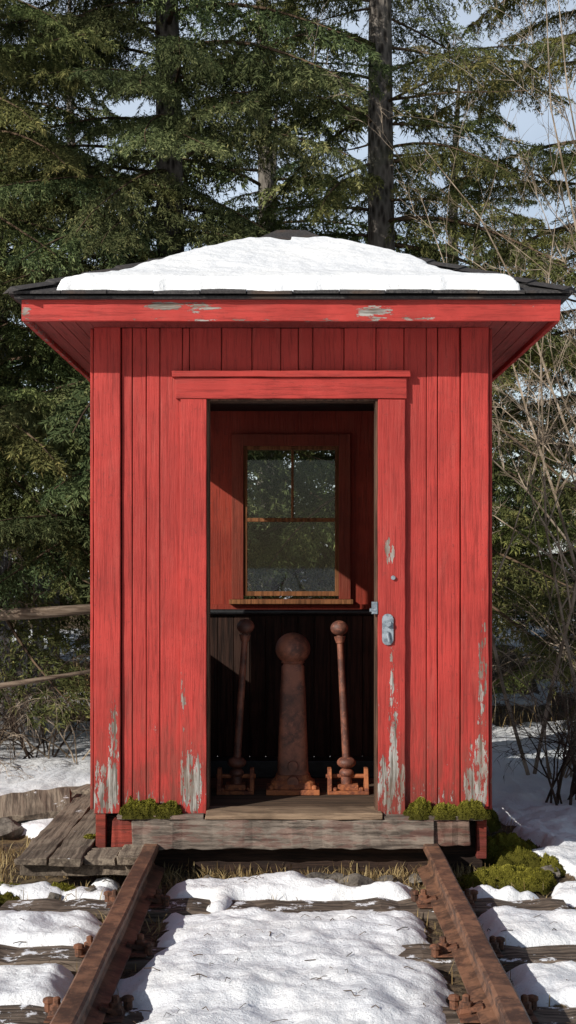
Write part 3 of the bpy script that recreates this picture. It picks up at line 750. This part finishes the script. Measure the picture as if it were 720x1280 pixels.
def spruce(name,x,y,h,r0,n,crown,zlo=.6,zhi=None,seed=0,avoid=None,trunkr=.15,tint=(1,1,1),dead=8,far=False,front=0,back=1.):
    r=random.Random(seed); gz=float(H(np.array([x]),np.array([y]))[0])-.1
    e=empty(name,(x,y,gz))
    b=MB(); N=26; pts=[];rd=[]
    for i in range(N+1):
        t=i/N; pts.append((.10*math.sin(t*5+seed)*t,.08*math.cos(t*4+seed)*t,h*t)); rd.append(trunkr*(1-t)**.8*(1+.35*math.exp(-t*30))+.012)
    b.tube(pts,rd,14); tr=b.obj('trunk',M_bark,e,smooth=True)
    zhi=min(zhi or h*.97,h*.97); az=r.random()*6
    B=BF if far else BO; nb=2 if far else 3
    for i in range(n):
        z=zlo+(zhi-zlo)*(i+r.random())/n
        az+=2.4+r.uniform(-.5,.5); a=az%(2*math.pi)
        if math.sin(a)>.5 and r.random()>back: continue
        if front and r.random()<front: a=-math.pi/2+r.uniform(-1.2,1.2)
        if avoid:
            da=abs((a+math.pi/2+math.pi)%(2*math.pi)-math.pi)
            if da<avoid and r.random()<.8: continue
        m=r.choice(B if z<h*.75 else B[nb:]); tl=min(z/h,.985)
        L=crown*(1-tl)**.5*r.uniform(.7,1.15)+.25; base=2.1 if m in B[:nb] else 1.55
        s=L/base
        o=bpy.data.objects.new('bough',m); COL.objects.link(o); o.parent=e
        o.location=(0.10*math.sin(tl*5+seed)*tl,.08*math.cos(tl*4+seed)*tl,z)
        o.scale=(s,max(s,.85)*r.uniform(.95,1.25),max(s,.85))
        o.rotation_euler=(r.uniform(-.3,.3),r.uniform(-.2,.32)-.30*tl,a)
        c=r.uniform(.75,1.3); o.color=(tint[0]*c*r.uniform(.9,1.15),tint[1]*c,tint[2]*c,1)
    b=MB()
    for i in range(dead):
        z=r.uniform(.8,h*.55); a=r.uniform(0,6.28); L=r.uniform(.5,1.6); p=Vector((0,0,z)); d=Vector((math.cos(a),math.sin(a),r.uniform(-.2,.3))); q=[p]
        for k in range(6): p=p+d*L/6; d=(d+Vector((r.uniform(-.2,.2),r.uniform(-.2,.2),r.uniform(-.12,.08)))).normalized(); q.append(p.copy())
        b.tube(q,list(np.linspace(.016,.004,7)),5)
    if dead: b.obj('dead_branches',M_twig,e)
    return e
Y=(1.2,1.12,.88)
spruce('spruce_tree',-2.9,11.8,13,.16,138,2.4,1.5,8.0,1,tint=Y,front=.38,dead=3,back=.5)
spruce('spruce_tree',-1.05,12.0,14,.18,150,2.3,1.8,8.2,2,tint=(1.08,1.08,.98),front=.42,dead=3,back=.5)
spruce('spruce_tree',.85,12.4,15,.17,80,2.2,1.4,8.4,3,avoid=.45,trunkr=.15,tint=Y,dead=12,back=.5)
spruce('spruce_tree',3.1,13.6,13,.16,72,2.2,.8,8.6,4,tint=(1.25,1.1,.75),dead=8,back=.5)
for i,(x,y,h,c,n,s) in enumerate([(-5.8,15.5,12,2.8,56,5),(-3.6,16.5,11,2.8,70,6),(-.3,16.5,12,2.6,74,7),(2.2,18.,7.8,2.5,42,8),(5.6,16.5,11,2.8,56,9)]):
    spruce('spruce_tree',x,y,h,.16,n,c,.4,10,s,dead=0,tint=(.95,1.0,.95) if i!=2 else (1.4,1.4,1.2),far=True,back=.5)  # tree behind the back window: lighter tint puts brightness into its shaded foliage
for i in range(7):
    x=-9+i*3.0+random.uniform(-.6,.6)
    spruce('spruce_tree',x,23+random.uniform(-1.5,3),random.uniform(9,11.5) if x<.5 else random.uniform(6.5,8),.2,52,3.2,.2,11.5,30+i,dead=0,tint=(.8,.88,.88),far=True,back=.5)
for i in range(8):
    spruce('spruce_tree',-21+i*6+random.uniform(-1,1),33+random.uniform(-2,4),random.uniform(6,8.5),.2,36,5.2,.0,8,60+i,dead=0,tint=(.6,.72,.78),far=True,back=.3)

# ------------------------------------------------------------ bare shrubs
def shrub(name,x,y,h,stems,mat,seed,r0=.012,spread=.5,depth=3,droop=.04,lean=(0,0),kids=5,z0=None,kl=(.3,.6),up=.8):
    r=random.Random(seed); gz=float(H(np.array([x]),np.array([y]))[0])-.05 if z0 is None else z0
    b=MB()
    def grow(p,d,L,rad,dep):
        n=7; q=[p.copy()]; rr_=[rad]; dd=d.copy(); pts=[]
        for k in range(n):
            dd=(dd+Vector((r.uniform(-.17,.17),r.uniform(-.17,.17),r.uniform(-.12,.12)-droop*(k+1)*.6))).normalized()
            p=p+dd*L/n; q.append(p.copy()); rr_.append(rad*(1-.85*(k+1)/n)); pts.append((p.copy(),dd.copy(),rad*(1-.8*(k+1)/n)))
        b.tube(q,rr_,5 if rad>.006 else 3,cap=False)
        if dep>0:
            for _ in range(kids if dep==depth else max(2,kids-1)):
                pp,d0,rr0=r.choice(pts[1:]); o=Vector((r.uniform(-1,1),r.uniform(-1,1),r.uniform(-.3,up))).normalized()
                grow(pp,(d0*.75+o*.8).normalized(),L*r.uniform(*kl),max(rr0*.7,.0018),dep-1)
    for i in range(stems):
        a=r.uniform(0,6.28); d=Vector((math.cos(a)*spread*r.random()+lean[0],math.sin(a)*spread*r.random()+lean[1],1)).normalized()
        grow(Vector((x+r.uniform(-.15,.15),y+r.uniform(-.15,.15),gz)),d,h*r.uniform(.7,1.1),r0*r.uniform(.7,1.2),depth)
    return b.obj(name,mat)
kl=(.18,.36)
shrub('bare_sapling',2.15,10.2,6.0,3,M_palebr,1,.020,.18,3,.008,(.0,0),9,kl=kl)
shrub('bare_sapling',1.85,9.6,4.4,3,M_palebr,2,.015,.25,3,.02,(.04,0),8,kl=kl)
shrub('bare_sapling',2.7,10.6,6.5,3,M_palebr,3,.020,.18,3,.008,(-.04,0),9,kl=kl)
shrub('bare_sapling',2.2,9.2,3.2,4,M_palebr,4,.012,.5,3,.05,(0,0),7,kl=kl)
shrub('bare_sapling',2.45,9.8,5.0,3,M_palebr,21,.016,.22,3,.015,(-.04,0),8,kl=kl)
shrub('bare_bush',1.75,8.6,1.15,14,M_darkbr,5,.010,1.0,3,.05,(.15,0),5)
shrub('bare_bush',2.15,8.3,1.0,10,M_darkbr,6,.010,1.1,3,.05,(-.2,0),5)
shrub('bare_bush',1.95,9.6,1.6,9,M_palebr,7,.008,.9,2,.09,(0,0),5)
shrub('bare_bush',-2.3,10.3,1.0,9,M_palebr,8,.008,1.2,3,.10,(.1,0),5)
shrub('bare_bush',-2.9,10.4,1.3,10,M_darkbr,9,.009,1.1,3,.08,(.2,0),5)
shrub('bare_bush',-1.75,10.4,1.0,7,M_palebr,10,.007,1.2,2,.14,(-.3,0),5)
shrub('bare_bush',-2.0,10.6,1.3,12,M_darkbr,14,.009,1.1,3,.08,(-.1,0),5)
shrub('bare_bush',-2.5,10.8,1.5,12,M_darkbr,16,.009,1.1,3,.08,(.1,0),5)
shrub('bare_bush',2.9,12.2,2.2,10,M_palebr,12,.010,.9,3,.06,(0,0),5)
shrub('bare_bush',1.4,11.5,1.8,8,M_darkbr,13,.010,.9,3,.06,(0,0),5)
lgm=MB(); pts=[(-3.2,10.6,1.06),(-2.5,10.5,1.12),(-2.0,10.45,1.14),(-1.2,10.4,1.20)]
lgm.tube(pts,[.055,.05,.045,.035],9); lgm.tube([(-3.0,10.0,.30),(-2.3,9.95,.60),(-1.3,10.0,.76)],[.030,.025,.012],7)
lgm.tube([(-2.7,10.53,1.10),(-2.75,10.6,.4),(-2.8,10.7,0)],[.035,.04,.045],7)
lgm.obj('fallen_log',M_log,smooth=True)
fe=empty('picket_fence'); f=MB(); fy=11.5
for i in range(28):
    x=-5.7+i*.135; zt=1.68+.02*math.sin(i*7)
    f.add([(x,fy,-.1),(x+.095,fy,-.1),(x+.095,fy,zt),(x+.047,fy,zt+.05),(x,fy,zt),(x,fy+.022,-.1),(x+.095,fy+.022,-.1),(x+.095,fy+.022,zt),(x+.047,fy+.022,zt+.05),(x,fy+.022,zt)],
     [(0,1,2,3,4),(9,8,7,6,5),(0,5,6,1),(1,6,7,2),(2,7,8,3),(3,8,9,4),(4,9,5,0)])
f.obj('pickets',M_greyfence,fe); f=MB()
for z in(.4,1.40): f.box(-5.8,-1.95,fy+.023,fy+.06,z,z+.08)
f.obj('fence_rails',M_greyfence,fe)

# ------------------------------------------------------------ light, sky, camera
AZ=math.radians(46); EL=math.radians(27)
S=Vector((-math.sin(AZ)*math.cos(EL),-math.cos(AZ)*math.cos(EL),math.sin(EL)))
sl=bpy.data.lights.new('sun','SUN'); sl.energy=5.0; sl.angle=math.radians(.5); sl.color=(1,.95,.87)
so=bpy.data.objects.new('sun',sl); COL.objects.link(so); so.rotation_euler=(-S).to_track_quat('-Z','Y').to_euler(); so.location=S*30
w=bpy.data.worlds.new('World'); scene.world=w; w.use_nodes=True; nt=w.node_tree; nt.nodes.clear()
sky=nt.nodes.new('ShaderNodeTexSky'); sky.sky_type='NISHITA'; sky.sun_disc=False; sky.sun_elevation=EL; sky.sun_rotation=math.radians(180+46)
sky.air_density=1.; sky.dust_density=1.; sky.ozone_density=1.
# invented pale haze, bright only low behind the trees, added over the clear-sky model (world directions only)
tc=nt.nodes.new('ShaderNodeTexCoord'); sp=nt.nodes.new('ShaderNodeSeparateXYZ'); nt.links.new(tc.outputs['Generated'],sp.inputs[0])
def wmr(src,a,b,c,d):
    m=nt.nodes.new('ShaderNodeMapRange'); nt.links.new(src,m.inputs[0]); m.inputs[1].default_value=a; m.inputs[2].default_value=b; m.inputs[3].default_value=c; m.inputs[4].default_value=d; return m.outputs[0]
def wmul(a,b):
    m=nt.nodes.new('ShaderNodeMath'); m.operation='MULTIPLY'; nt.links.new(a,m.inputs[0]); nt.links.new(b,m.inputs[1]); return m.outputs[0]
cn=nt.nodes.new('ShaderNodeTexNoise'); cn.inputs['Scale'].default_value=4.; cn.inputs['Detail'].default_value=5; nt.links.new(tc.outputs['Generated'],cn.inputs['Vector'])
fac=wmul(wmul(wmr(sp.outputs[2],.35,.8,1.,.15),wmr(cn.outputs[0],.35,.65,.6,1.)),wmr(sp.outputs[1],-.1,.7,.15,1.))
hz_=nt.nodes.new('ShaderNodeMix'); hz_.data_type='RGBA'; hz_.blend_type='ADD'; nt.links.new(fac,hz_.inputs[0]); nt.links.new(sky.outputs[0],hz_.inputs[6]); hz_.inputs[7].default_value=(7.2,7.7,8.3,1)
bg=nt.nodes.new('ShaderNodeBackground'); bg.inputs[1].default_value=.07; ou=nt.nodes.new('ShaderNodeOutputWorld')
nt.links.new(hz_.outputs[2],bg.inputs[0]); nt.links.new(bg.outputs[0],ou.inputs[0])
cam=bpy.data.cameras.new('camera'); co=bpy.data.objects.new('camera',cam); COL.objects.link(co)
co.location=(0,0,1.52); co.rotation_euler=(math.radians(90),0,0)
cam.sensor_fit='VERTICAL'; cam.sensor_height=36; cam.lens=1700/1280*36
cam.shift_x=-4/1280; cam.shift_y=65/1280; cam.clip_end=3000; cam.clip_start=.05
scene.camera=co
